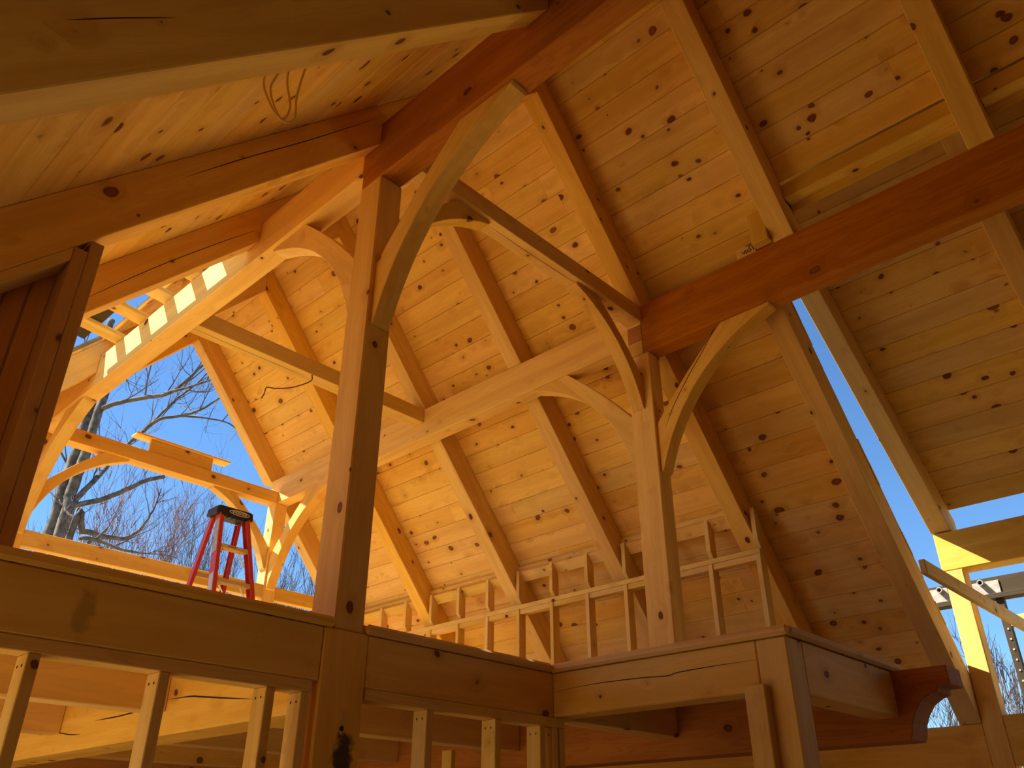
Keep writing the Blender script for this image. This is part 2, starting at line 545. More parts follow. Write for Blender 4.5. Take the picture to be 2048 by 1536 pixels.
zRb = lambda x: zR(x) + VR + EPS
zLb = lambda x: zL(x) + VL + EPS
zDb = lambda x: zD(x) + VD + EPS
c_r = empty('ceiling_knee_side', (4.9, 3, 2.8), kind='structure')
def spans_r(x):
    return [(YN, YF)] if x < 4.24 else ([(1.7225, YF)] if x < 4.74 else [(1.85, YF)])
slope_boards(c_r, zRb, KR, 1, XR, 6.90, spans_r, endjit=0.006)
sheet('light_block_layer', zRb, KR, 1, XR - 0.1, 4.27, YN, 1.84, c_r)
sheet('light_block_layer', zRb, KR, 1, XR - 0.1, 6.80, 1.865, YF, c_r)
c_l = empty('ceiling_plank_side', (1.2, 2, 2.5), kind='structure')
def spans_l(x):
    return [(YN, YF)] if x > 1.93 else [(YN, 4.157), (6.43, YF)]
slope_boards(c_l, zLb, KL, -1, XR, -0.75, spans_l)
sheet('light_block_layer', zLb, KL, -1, XR + 0.1, 1.95, YN, YF, c_l)
sheet('light_block_layer', zLb, KL, -1, 1.95, -0.74, YN, 4.15, c_l)
sheet('light_block_layer', zLb, KL, -1, 1.95, -0.74, 6.44, YF, c_l)
c_d = empty('ceiling_dormer', (5.4, 0.3, 3.3), kind='structure')
slope_boards(c_d, zDb, KD, 1, 3.50, 6.84, lambda x: [(YN, 1.868)])
sheet('light_block_layer', zDb, KD, 1, 3.50, 6.78, YN, 1.862, c_d)

# ------------------------------------------------------------------ rafters
def rafter_r(y, x_end, w=RW, x_top=XR + EPS):
    n = VR
    dR = (1, 0, -KR)
    poly = [(x_top, zR(x_top)), (XB0, ZT), (XB1 + EPS, ZT + EPS), (XB1 + EPS, zR(XB1)), (XW - EPS, zR(XW)), (x_end, zR(XW)), (x_end, zR(x_end) + n), (x_top, zR(x_top) + n)]
    if x_end < XB1 + 0.02:
        poly = [(x_top, zR(x_top)), (XB0, ZT + EPS), (x_end, ZT + EPS), (x_end, zR(x_end) + n), (x_top, zR(x_top) + n)]
    if x_top > 4.0:
        poly = [(x_top, 3.60), (x_top, ZT + EPS), (XB1 + EPS, ZT + EPS), (XB1 + EPS, zR(XB1)), (XW - EPS, zR(XW)), (x_end, zR(XW)), (x_end, zR(x_end) + n), (4.35 + (ZT + n - 3.60) / KR, 3.60)]
    return prism('rafter', poly, 'xz', y, y + w, dR, PINE, up=(KR, 0, 1))

def rafter_l(y, x_end):
    n = VL
    xt = XR - EPS
    poly = [(xt, zL(xt)), (XA1, ZT + EPS), (XA0 - EPS, ZT + EPS), (XA0 - EPS, zL(XA0)), (x_end, zL(x_end)), (x_end, zL(x_end) + n), (xt, zL(xt) + n)]
    if x_end > 1.8:
        poly = [(xt, zL(xt)), (XA1, ZT + EPS), (x_end, ZT + EPS), (x_end, zL(x_end) + n), (xt, zL(xt) + n)]
    return prism('rafter', poly, 'xz', y, y + RW, (1, 0, KL), PINE, up=(-KL, 0, 1))

GR = 'rafters of the slope above the knee wall'
GL = 'rafters of the slope above the plank wall'
lab_r = {
    -3.31: None, -2.09: None, -0.87: None,
    0.35: 'pine rafter with clustered knots at its foot, ending on the red-brown beam',
    1.575: 'pine rafter ending on the red-brown beam beside a small scribbled block',
    2.79: 'pine rafter landing directly above the braced post in front of the knee wall',
    4.01: 'pine rafter passing just beyond the braced post, between it and the next two rafters',
    5.21: 'pine rafter landing on the beam where the middle tie beam joins it',
    6.43: 'pine rafter seen behind the tall post, second from the open gable',
    7.76: 'gable-end pine rafter with blue sky and bare trees along its edge'}
for y in RY:
    if y < 0:
        continue
    if y < 1.7:
        o = rafter_r(y, 4.486)
    else:
        o = rafter_r(y, 6.86)
    tag(o, lab_r[y], 'rafter', GR)
o = rafter_r(1.85, 6.86, x_top=4.355)
tag(o, 'pine rafter bordering the strip of blue sky, its foot at the sunlit wall post', 'rafter', GR)
sc = o
# marker scribble on that rafter's cut end
for q, pts in enumerate([[(1.862, 3.535), (1.872, 3.572), (1.888, 3.585), (1.895, 3.562), (1.880, 3.545), (1.900, 3.535), (1.908, 3.56)], [(1.915, 3.53), (1.925, 3.562), (1.935, 3.535), (1.948, 3.56)], [(1.865, 3.592), (1.90, 3.594), (1.915, 3.588)]]):
    tube('scribble', spline([(4.3535, a, b) for a, b in pts], 4), 0.0026, INK, 4, parent=sc)

RAF_L = {}
lab_l = {
    1.575: 'dark broad rafter crossing the top corner above the hanging cable loop',
    2.79: 'dark rafter running into the red-brown beam, its foot over the plank wall',
    4.01: 'orange-lit rafter beside the open battens and the row of sunlit patches',
    5.21: 'short rafter above the tall post, hidden mostly by the beam',
    6.43: 'short stub of rafter beyond the open battens',
    7.76: 'gable-end rafter of the slope with the open battens'}
for y in RY:
    if y < 1:
        continue
    o = rafter_l(y, 2.005 if y == 5.21 else -0.74)
    tag(o, lab_l[y], 'rafter', GL)
    RAF_L[y] = o

def rafter_d(y, label):
    x0 = 4.29
    # upper end cut plumb, foot notched over the dormer beam
    poly = [(x0, zD(x0)), (XW, zD(XW)), (6.87, zD(XW)), (6.87, zD(6.87) + VD), (x0, zD(x0) + VD)]
    o = prism('dormer_rafter', poly, 'xz', y, y + RW, (1, 0, -KD), PINE, up=(KD, 0, 1))
    tag(o, label, 'rafter', 'rafters of the dormer roof')
rafter_d(1.7225, 'yellow-lit dormer rafter standing against the strip of blue sky')
rafter_d(0.497, 'dormer rafter half hidden by the red-brown beam at the picture edge')

# headers between the rafters where the dormer opening starts
h = math.hypot(1, KR)
ux, uz, nx, nz = 1 / h, -KR / h, KR / h, 1 / h
for (ya, yb, lb) in ((0.496, 1.574, 'header block between two rafters just above the red-brown beam'), (-0.724, 0.349, 'header block in the dark top corner beyond the knotty rafter')):
    xa, xb, z0 = 4.296, 4.43, 3.775
    poly = [(xa, z0), (xb, z0), (xb, zR(xb) + VR - 0.004), (xa, zR(xa) + VR - 0.004)]
    tag(prism('rafter_header', poly, 'xz', ya, yb, (0, 1, 0), PINE), lb, 'header')
tag(box('support_block', 4.274, 4.345, 1.7215, 1.838, ZT + EPS, 3.768, PINE, 'z'),
    'small orange block standing on the red-brown beam beside a rafter foot', 'block')

# ------------------------------------------------------------------ purlins, tie beams
def T(o, label, cat, group=None):
    return tag(o, label, cat, group, 'thing')
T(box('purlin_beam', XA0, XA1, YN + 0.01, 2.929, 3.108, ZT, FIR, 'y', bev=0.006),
  'dark red-brown beam rising from the tall post to the top edge', 'beam', 'long roof beams')
T(box('purlin_beam', XA0, XA1, 2.930, 7.76, 3.218, ZT - 0.002, PINE, 'y', bev=0.006),
  'orange pine beam with four bright sunlit patches on its side', 'beam', 'long roof beams')
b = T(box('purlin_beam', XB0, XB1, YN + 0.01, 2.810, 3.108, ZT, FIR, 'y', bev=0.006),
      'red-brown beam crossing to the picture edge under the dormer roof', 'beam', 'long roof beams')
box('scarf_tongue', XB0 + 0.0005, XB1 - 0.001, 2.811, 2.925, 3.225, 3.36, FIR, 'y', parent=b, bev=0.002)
pb = T(prism('purlin_beam', [(2.9265, 3.218), (7.73, 3.218), (7.73, ZT - 0.002), (2.812, ZT - 0.002), (2.812, 3.362), (2.9265, 3.362)], 'yz', XB0, XB1, (0, 1, 0), PINE, bev=0.005),
       'long pine beam carrying the rafters from the braced post to the sunlit corner post', 'beam', 'long roof beams')
box('scarf_seat', XB0 + 0.001, XB1 - 0.001, 2.812, 2.9255, 3.1095, 3.224, PINE, 'y', parent=pb, bev=0.002)
TIE1 = T(box('tie_beam', XA1 + EPS, XB0 - EPS, 2.800, 2.933, 3.375, ZT - 0.006, PINE, 'x'),
  'tie beam joining the tall post top to the braced post top', 'beam', 'tie beams between the long roof beams')
TIE2 = T(box('tie_beam', XA1 + EPS, XB0 - EPS, 5.212, 5.352, 3.372, ZT - 0.006, PINE, 'x'),
  'tie beam with a thin wire hanging from it, passing behind the tall post', 'beam', 'tie beams between the long roof beams')
T(box('tie_beam', XA1 + EPS, XB0 - EPS, YE, YE + 0.145, 3.210, 3.343, PINE, 'x'),
  'tie beam across the open gable with loose boards lying on it', 'beam', 'tie beams between the long roof beams')

# ------------------------------------------------------------------ posts
T(box('timber_post', 1.909, 2.052, Y0, 2.929, 0.7475, 3.1075, PINE, 'z', bev=0.006),
  'tall pine post in the middle, standing at the loft edge beside the red stepladder', 'post', 'timber posts')
lp = T(box('timber_post', 1.866, 2.076, Y0 - 0.004, 2.949, -1.549, 0.7455, PINE_M, 'z', bev=0.006),
       'stout post below the loft with a dark mould stain and torn bark', 'post', 'timber posts')
T(box('timber_post', XB0 - 0.001, XB1, 2.766, 2.955, 0.786, 3.1075, PINE, 'z', bev=0.006),
  'pine post with three curved braces in front of the knee wall studs', 'post', 'timber posts')
T(box('timber_post', 1.909, 2.043, YE, 7.72, 0.786, 3.217, PINE, 'z'),
  'gable post beside the plank wall, below the leaning tree trunks', 'post', 'timber posts')
T(box('timber_post', 4.333, 4.475, YE, 7.72, 0.786, 3.217, PINE, 'z'),
  'gable post behind the stepladder, half in bright sunlight', 'post', 'timber posts')
T(box('timber_post', 3.214, 3.352, 1.529, 1.663, -1.549, 0.7455, PINE, 'z', bev=0.006),
  'corner post below the outer corner of the loft floor', 'post', 'timber posts')
T(box('timber_post', XW, 6.83, 1.711, 1.849, -1.549, 1.8175, PINE, 'z', bev=0.006),
  'outer wall post lit bright yellow by the sun below the dormer beam', 'post', 'timber posts')
# torn bark patch and mould stain with their own shape on the stout post
def blob(name, cx, cz, rx, rz, y, mat, seed, parent, n=18):
    random.seed(seed)
    ring = [(cx + rx * math.cos(2 * math.pi * i / n) * random.uniform(0.75, 1.1), cz + rz * math.sin(2 * math.pi * i / n) * random.uniform(0.75, 1.1)) for i in range(n)]
    return prism(name, ring, 'xz', y - 0.002, y + 0.003, (0, 0, 1), mat, parent=parent, bev=0)
blob('torn_bark', 1.985, 0.415, 0.012, 0.045, Y0 - 0.0045, STUD, 5, lp)
blob('bark_hole', 1.984, 0.388, 0.010, 0.011, Y0 - 0.0065, HOLE, 7, lp)

# ------------------------------------------------------------------ curved knee braces
def brace(plane, c, s, ztop, t0, t1, Lb, ob, label, mat=PINE):
    """c: post face coordinate, s: direction away from the post, ztop: underside of the beam"""
    mid = (Lb + ob) * 0.5 * 0.98 - (Lb - ob) * 0.06
    p0, p2 = (Lb, 0.02), (0.02, Lb)
    pm = (mid * 0.5, mid * 0.5)
    pc = (2 * pm[0] - 0.5 * (p0[0] + p2[0]), 2 * pm[1] - 0.5 * (p0[1] + p2[1]))
    uv = [(ob, 0.0), (Lb + 0.012, 0.0)]
    for i in range(13):
        t = i / 12
        uv.append(tuple((1 - t) ** 2 * p0[j] + 2 * t * (1 - t) * pc[j] + t * t * p2[j] for j in (0, 1)))
    uv += [(0.0, Lb + 0.012), (0.0, ob)]
    # slight curve on the outer edge too
    for i in range(1, 6):
        t = i / 6
        bow = 0.018 * math.sin(math.pi * t)
        uv.append((ob * t - bow * 0.7, ob * (1 - t) - bow * 0.7))
    poly = [(c + s * (u + EPS), ztop - EPS - v) for u, v in uv]
    d = (s, 0, 1) if plane == 'xz' else (0, s, 1)
    o = prism('curved_brace', poly, plane, t0, t1, d, mat, up=(0, 1, 0) if plane == 'xz' else (1, 0, 0), bev=0.003)
    return T(o, label, 'brace', 'curved knee braces')
brace('yz', Y0, -1, 3.108, 1.932, 2.035, 0.92, 0.575, 'big curved brace from the tall post up to the dark red-brown beam')
brace('yz', 2.929, 1, 3.218, 1.932, 2.035, 0.92, 0.575, 'curved brace from the tall post to the sun-patched beam')
brace('xz', 2.052, 1, 3.375, 2.830, 2.928, 0.735, 0.47, 'curved brace from the tall post to the tie beam, mostly behind the big brace')
BR_B1 = brace('yz', 2.766, -1, 3.108, 4.372, 4.480, 0.92, 0.575, 'big curved brace with a long split, from the braced post to the red-brown beam')
brace('yz', 2.955, 1, 3.218, 4.362, 4.470, 0.92, 0.575, 'curved brace from the braced post back under the long pine beam')
brace('xz', XB0 - 0.001, -1, 3.375, 2.832, 2.930, 0.70, 0.46, 'curved brace from the braced post to the tie beam of the tall post')
brace('yz', YE, -1, 3.218, 1.925, 2.030, 0.92, 0.575, 'curved brace at the edge of the plank wall, under the sun-patched beam')
brace('xz', 2.043, 1, 3.210, 7.59, 7.69, 0.70, 0.467, 'curved brace in the open gable in front of the tree trunks')
brace('yz', YE, -1, 3.218, 4.352, 4.455, 0.92, 0.575, 'curved brace with two sunlit patches at the gable corner post')
brace('xz', 4.333, -1, 3.210, 7.59, 7.69, 0.70, 0.467, 'curved brace behind the top of the red stepladder')

# ------------------------------------------------------------------ gable rail and loose boards
T(box('gable_rail', 2.044, 4.332, YE + 0.004, YE + 0.09, 2.195, 2.335, PINE, 'x'), 'horizontal rail across the open gable behind the stepladder', 'rail', 'gable rails')
T(box('gable_rail', 4.476, 6.0, YE + 0.004, YE + 0.09, 2.200, 2.335, PINE, 'x'), 'short rail beyond the sunlit gable post, seen beside the tall post', 'rail', 'gable rails')
T(box('loose_timber', 2.90, 3.56, 7.575, 7.61, 3.344, 3.475, STUD, 'x'), 'short plank standing on edge on the gable tie beam', 'plank', 'loose boards on the gable beam')
T(box('loose_board', 2.745, 3.74, 7.545, 7.685, 3.476, 3.497, PINE, 'x'), 'thin loose board lying flat on top of the short plank', 'board', 'loose boards on the gable beam')

# ------------------------------------------------------------------ loft beams and joists
zb0, zb1 = 0.545, 0.7455
T(box('loft_beam', -0.25, 1.865, Y0 + 0.001, 2.895, zb0, zb1, PINE_S, 'x', bev=0.005), 'deep loft edge beam with knots and a grey smudge, under the stepladder', 'beam', 'loft beams')
T(box('loft_beam', 2.077, 3.2125, Y0 + 0.001, 2.895, zb0, zb1, PINE, 'x', bev=0.005), 'short loft beam with two dark knots, from the stout post to the inner corner', 'beam', 'loft beams')
LB_Y = T(box('loft_beam', 3.2135, 3.345, 1.664, 2.895, zb0, zb1, PINE, 'y', bev=0.005), 'loft edge beam with a long drying crack, from the inner corner to the corner post', 'beam', 'loft beams')
T(box('loft_beam', 3.346, 4.279, Y0 + 0.001, 2.895, zb0 - 0.005, zb1, PINE, 'x', bev=0.004), 'dark beam in shade under the loft, meeting the red fir girder', 'beam', 'loft beams')
T(box('loft_beam', 3.353, 4.279, 1.530, 1.662, 0.536, zb1, PINE, 'x', bev=0.005), 'loft edge beam with two oval knots, between the corner post and the notched girder', 'beam', 'loft beams')
LB_P = T(box('loft_beam', 1.869, 2.069, 2.950, 7.55, 0.445, zb1, PINE, 'y', bev=0.006), 'pale cracked beam under the loft seen through the stud wall', 'beam', 'loft beams')
gp = [(7.55, 0.437), (1.50, 0.437), (1.488, 0.462), (1.478, 0.51), (1.455, 0.555), (1.418, 0.60), (1.37, 0.627), (1.335, 0.636), (1.335, 0.660), (1.275, 0.662), (1.275, 0.7455), (7.55, 0.7455)]
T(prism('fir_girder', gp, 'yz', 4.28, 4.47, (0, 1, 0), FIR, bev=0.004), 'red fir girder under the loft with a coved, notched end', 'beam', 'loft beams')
GJ = 'loft joists'
for i, y in enumerate((3.97, 5.19, 6.41)):
    n3 = ('first', 'second', 'third')[i]
    T(box('loft_joist', -0.25, 1.868, y, y + 0.135, zb0, zb1, PINE, 'x'), n3 + ' loft joist behind the stud wall, on the stepladder side of the cracked beam', 'joist', GJ)
    T(box('loft_joist', 2.070, 4.279, y, y + 0.135, zb0, zb1, PINE, 'x'), n3 + ' loft joist behind the stud wall, between the cracked beam and the red girder', 'joist', GJ)

def crack(parent, pts, nrm, w=0.0035):
    """drying check: a narrow dark split running along the grain, tapering at both ends"""
    P = [Vector(p) for p in spline(pts, 5)]
    nv = Vector(nrm)
    V, F = [], []
    n = len(P)
    for i, p in enumerate(P):
        t = (P[min(i + 1, n - 1)] - P[max(i - 1, 0)]).normalized()
        sd = nv.cross(t).normalized()
        hw = w * 0.5 * (0.15 + min(1.0, 4.0 * min(i, n - 1 - i) / n))
        for a, b_ in ((-1, -0.004), (1, -0.004), (1, 0.0006), (-1, 0.0006)):
            V.append(p + sd * a * hw + nv * b_)
    for i in range(n - 1):
        for k in range(4):
            F.append([i * 4 + k, i * 4 + (k + 1) % 4, (i + 1) * 4 + (k + 1) % 4, (i + 1) * 4 + k])
    F += [[0, 1, 2, 3], [(n - 1) * 4 + k for k in (3, 2, 1, 0)]]
    return mk('drying_crack', V, F, P[-1] - P[0], HOLE, parent=parent, bev=0)
crack(LB_Y, [(3.2135, 2.752, 0.658), (3.2135, 2.5, 0.668), (3.2135, 2.25, 0.664), (3.2135, 2.1, 0.656), (3.2135, 2.04, 0.664), (3.2135, 1.85, 0.668), (3.2135, 1.67, 0.667)], (-1, 0, 0))
crack(LB_P, [(1.869, 3.97, 0.60), (1.869, 3.75, 0.592), (1.869, 3.65, 0.58), (1.869, 3.45, 0.555), (1.869, 3.22, 0.527)], (-1, 0, 0), 0.006)
crack(LB_P, [(1.869, 4.75, 0.575), (1.869, 4.5, 0.572), (1.869, 4.25, 0.575), (1.869, 4.12, 0.570)], (-1, 0, 0), 0.006)
crack(LB_P, [(1.869, 5.5, 0.56), (1.869, 5.25, 0.555), (1.869, 5.05, 0.53), (1.869, 4.9, 0.52)], (-1, 0, 0), 0.005)
crack(RAF_L[2.79], [(0.95, 2.79, zL(0.95) + 0.19), (1.2, 2.79, zL(1.2) + 0.20), (1.5, 2.79, zL(1.5) + 0.195), (1.86, 2.79, zL(1.86) + 0.21)], (0, -1, 0), 0.004)
crack(RAF_L[4.01], [(1.0, 4.01, zL(1.0) + 0.10), (1.3, 4.01, zL(1.3) + 0.13), (1.6, 4.01, zL(1.6) + 0.13), (1.88, 4.01, zL(1.88) + 0.11)], (0, -1, 0), 0.004)
crack(RAF_L[1.575], [(0.2, 1.575, zL(0.2) + 0.22), (0.3, 1.575, zL(0.3) + 0.21), (0.42, 1.575, zL(0.42) + 0.19)], (0, -1, 0), 0.003)
crack(BR_B1, [(4.372, 2.24, 3.085), (4.372, 2.34, 2.955), (4.372, 2.48, 2.80), (4.372, 2.62, 2.62), (4.372, 2.70, 2.48)], (-1, 0, 0), 0.005)
crack(TIE1, [(2.80, 2.86, 3.3750), (3.1, 2.862, 3.3750), (3.4, 2.856, 3.3750), (3.66, 2.85, 3.3750)], (0, 0, -1), 0.003)
crack(TIE2, [(2.10, 5.28, 3.372), (2.6, 5.285, 3.372), (3.1, 5.28, 3.372)], (0, 0, -1), 0.003)

# ------------------------------------------------------------------ stud walls below the loft
def stud_wall(label, x0, x1, studs, extra=()):
    r = empty('stud_wall', ((x0 + x1) / 2, 2.81, -1.549), label, 'stud wall', 'stud walls under the loft edge')
    yA, yB = 2.7575, 2.846
    box('top_plate', x0, x1, yA, yB, 0.5005, 0.5440, STUD, 'x', parent=r, bev=0.003)
    box('bottom_plate', x0, x1, yA, yB, -1.549, -1.511, STUD, 'x', parent=r, bev=0.003)
    for s in studs:
        o = box('stud', s, s + 0.038, yA + 0.0005, yB - 0.0005, -1.5105, 0.500, STUD, 'z', parent=r, bev=0.003)
        for k in (0, 1):
            box('nail', s - 0.0015, s + 0.001, yA + 0.025 + 0.035 * k, yA + 0.030 + 0.035 * k, 0.462, 0.470, HOLE, 'z', parent=o, bev=0)
    return r
stud_wall('open stud wall under the loft edge, on the stepladder side of the stout post', -0.24, 1.840, [0.04, 0.445, 0.849, 1.254, 1.650, 1.797])
stud_wall('open stud wall under the loft edge, between the stout post and the inner corner', 2.085, 3.293, [2.410, 2.814, 3.113, 3.204, 3.254])
w2 = empty('rear_partition', (4.0, 4.25, -1.549), 'two rear studs in warm shade seen behind the stud wall', 'stud wall', 'stud walls under the loft edge')
for x in (3.90, 4.19):
    box('stud', x, x + 0.04, 4.21, 4.299, -1.549, 0.436 if x > 4.18 else 0.544, STUD, 'z', parent=w2, bev=0.003)
T(box('trimmer_stud', 3.165, 3.2125, 1.626, 1.715, -1.549, 0.566, STUD, 'z'), 'single stud fixed beside the corner post under the loft', 'stud')

# ------------------------------------------------------------------ knee wall
kw = empty('knee_wall', (5.6, 5.0, 0.785), 'stud knee wall under the slope, behind the braced post', 'knee wall')
kx0, kx1 = 5.55, 5.639
zp = 1.933
box('plate', kx0, kx1, 2.732, 7.72, zp - 0.038, zp, STUD, 'y', parent=kw, bev=0.003)
box('sole_plate', kx0, kx1, 2.732, 7.72, 0.7855, 0.823, STUD, 'y', parent=kw, bev=0.003)
zbd = lambda x: zR(x) + VR
# sloping plate against the boards, bay by bay between the rafters
bays = [(RY[i] + RW + 0.001, RY[i + 1] - 0.001) for i in range(5, 9)]
hh = math.hypot(1, KR)
for (ya, yb) in bays:
    poly = []
    pol2 = []
    for x, t in ((kx0 + 0.075, 0.0), (kx0 + 0.16, 0.0), (kx0 + 0.16, 0.055), (kx0 + 0.075, 0.055)):
        pol2.append((x - KR / hh * (t + 0.0005), zbd(x) - (t + 0.0005) / hh))
    prism('sloping_plate', pol2, 'xz', ya, yb, (0, 1, 0), STUD, up=(KR, 0, 1), parent=kw, bev=0.003)
    for x, t in ((kx0 + 0.095, 0.056), (kx0 + 0.16, 0.056), (kx0 + 0.16, 0.105), (kx0 + 0.095, 0.105)):
        poly.append((x - KR / hh * (t + 0.0005), zbd(x) - (t + 0.0005) / hh))
    prism('sloping_plate', poly, 'xz', ya, yb, (0, 1, 0), STUD, up=(KR, 0, 1), parent=kw, bev=0.003)
ks = [2.735 + 0.4025 * k for k in range(13)]
for y in ks[:-1]:
    box('blocking', kx0 + 0.010, kx1 - 0.004, y + 0.0385, y + 0.402, zp - 0.083, zp - 0.0385, STUD, 'y', parent=kw, bev=0.002)
for y in ks:
    box('stud', kx0 + 0.0005, kx1 - 0.0005, y, y + 0.038, 0.8235, zp - 0.0385, STUD, 'z', parent=kw, bev=0.003)
    ys = y
    for r in RY:
        if r - 0.038 < ys < r + RW:
            ys = r - 0.040
    if ys < 2.70 or ys > 7.68:
        continue
    zt0, zt1 = zbd(kx0) - 0.107 * hh, zbd(kx1) - 0.107 * hh
    prism('short_stud', [(kx0 + 0.045, zp + 0.0005), (kx1, zp + 0.0005), (kx1, zt1), (kx0, zt0), (kx0, zp + 0.06)],
          'xz', ys, ys + 0.037, (0, 0, 1), STUD, parent=kw, bev=0.002)

# ------------------------------------------------------------------ plank wall beside the gable (upper corner of the loft edge)
pw = empty('plank_wall', (0.3, 2.86, 0.786), 'dark plank wall with a double stud, below the dark rafter at the picture edge', 'plank wall')
yw = 2.7915
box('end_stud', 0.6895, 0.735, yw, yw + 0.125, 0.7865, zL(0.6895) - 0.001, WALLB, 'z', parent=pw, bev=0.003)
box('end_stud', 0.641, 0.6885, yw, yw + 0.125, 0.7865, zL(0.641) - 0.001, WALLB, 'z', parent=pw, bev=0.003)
hl = math.hypot(1, KL)
xq = -0.20
poly = [(xq, zL(xq) - 0.001), (0.640, zL(0.640) - 0.001), (0.640, zL(0.640) - 0.001 - 0.040 * hl), (xq, zL(xq) - 0.001 - 0.040 * hl)]
prism('rake_plate', poly, 'xz', yw, yw + 0.125, (1, 0, KL), STUD, up=(-KL, 0, 1), parent=pw, bev=0.003)
xx = -0.20
while xx < 0.62:
    x2 = xx + 0.0705
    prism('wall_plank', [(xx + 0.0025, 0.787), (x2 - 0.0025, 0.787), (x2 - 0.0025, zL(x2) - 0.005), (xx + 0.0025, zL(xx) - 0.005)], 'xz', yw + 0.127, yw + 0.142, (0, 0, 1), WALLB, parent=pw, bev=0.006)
    xx = x2
box('backing_board', -0.20, 0.735, yw + 0.1425, yw + 0.150, 0.787, zL(-0.2) - 0.02, BOARD, 'x', parent=pw, bev=0)
prism('backing_board', [(-0.20, zL(-0.2) - 0.019), (0.735, zL(-0.2) - 0.019), (0.735, zL(0.735) - 0.004), (-0.2, zL(-0.2) - 0.006)], 'xz', yw + 0.1425, yw + 0.150, (0, 0, 1), BOARD, parent=pw, bev=0)

# ------------------------------------------------------------------ open battens beyond the orange-lit rafter
GB = 'open battens beside the sunlit patches'
for i, (ya, wb) in enumerate(((4.16, 0.255), (4.42, 0.135), (4.828, 0.135), (5.236, 0.135), (5.643, 0.135), (6.05, 0.135))):  # first entry: unseen filler board, added to block stray sun on the loft
    n5 = ('unseen sun-blocking filler, laid as a wide', 'first', 'second', 'third', 'fourth', 'last')[i]
    V = []
    x0, x1 = XA0 - 0.0, -0.30
    z0, z1 = 3.522, 3.522 + 0.10 * (x0 - x1)
    o = prism('roof_batten', [(x0 + 0.09, z0 - 0.0085), (x1, z1), (x1, z1 + 0.038), (x0 + 0.09, z0 + 0.029)], 'xz', ya, ya + wb, (1, 0, -0.1), STUD, up=(0.1, 0, 1))
    T(o, n5 + ' open roof batten counted from the orange-lit rafter, above the sunlit patches', 'batten', GB)
for (xa, xb, ya, yb, mat, lb) in ((1.48, 1.738, 4.2, 6.4, OLDW, 'weathered plank lying across the open roof battens'), (1.18, 1.45, 4.5, 5.2, ALU, 'pale sheet lying across the middle of the open battens'),  # the plank is widened towards the beam to block a stray sun glint
                                  (1.05, 1.32, 5.3, 6.2, ALU, 'pale sheet lying across the far end of the open battens')):
    zz = lambda x: 3.522 + 0.10 * (XA0 - x) + 0.0395
    o = prism('roof_plank', [(xa, zz(xa)), (xb, zz(xb)), (xb, zz(xb) + 0.02), (xa, zz(xa) + 0.02)], 'xz', ya, yb, (0, 1, 0), mat)
    T(o, lb, 'plank')

# ------------------------------------------------------------------ dormer wall, outer plates
db = T(box('dormer_beam', XW, 6.86, YN + 0.01, 1.856, 1.8185, 2.110, PINE, 'y', bev=0.006), 'dormer beam on top of the sunlit wall post, with a sunlit triangle', 'beam')
T(box('wall_plate', XW, 6.86, 1.8495, 7.72, 0.36, 0.752, PINE, 'y', bev=0.005), 'deep wall plate below the rafter foot, under the patch of sky', 'beam', 'outer wall plates')
T(box('wall_plate', XW + 0.004, 6.86, YN + 0.01, 1.7105, 0.48, 0.797, PINE, 'y', bev=0.005), 'wall plate at the picture edge below the dormer opening', 'beam', 'outer wall plates')
T(box('lower_stud', 6.70, 6.80, 1.60, 1.645, -1.549, 0.479, STUD, 'z'), 'pale stud beside the dark window frame in the bottom corner', 'stud')
wf = empty('window_1', (6.76, 1.3, -0.6), kind='structure')
box('frame_stile', 6.71, 6.78, 1.545, 1.598, -0.70, 0.46, DARKF, 'z', parent=wf)
box('frame_head', 6.71, 6.78, 0.75, 1.545, 0.40, 0.46, DARKF, 'y', parent=wf)
box('frame_stile', 6.71, 6.78, 0.70, 0.75, -0.70, 0.46, DARKF, 'z', parent=wf)
box('frame_sill', 6.71, 6.78, 0.75, 1.545, -0.70, -0.64, DARKF, 'y', parent=wf)
pane = plain('pane_glass', (0.9, 0.95, 1.0), 0.02)
pane.node_tree.nodes['Principled BSDF'].inputs['Transmission Weight'].default_value = 1.0
box('pane', 6.742, 6.748, 0.751, 1.544, -0.639, 0.399, pane, 'y', parent=wf, bev=0)
T(box('brace_board', 5.28, 8.05, 1.545, 1.583, 1.445, 1.534, STUD, 'x'), 'grey two-by-four sticking out in front of the sunlit wall post', 'board')
tag(box('trim_1', -0.42, -0.26, YN, 7.7, 0.40, 0.70, PINE, 'y'), kind='structure')

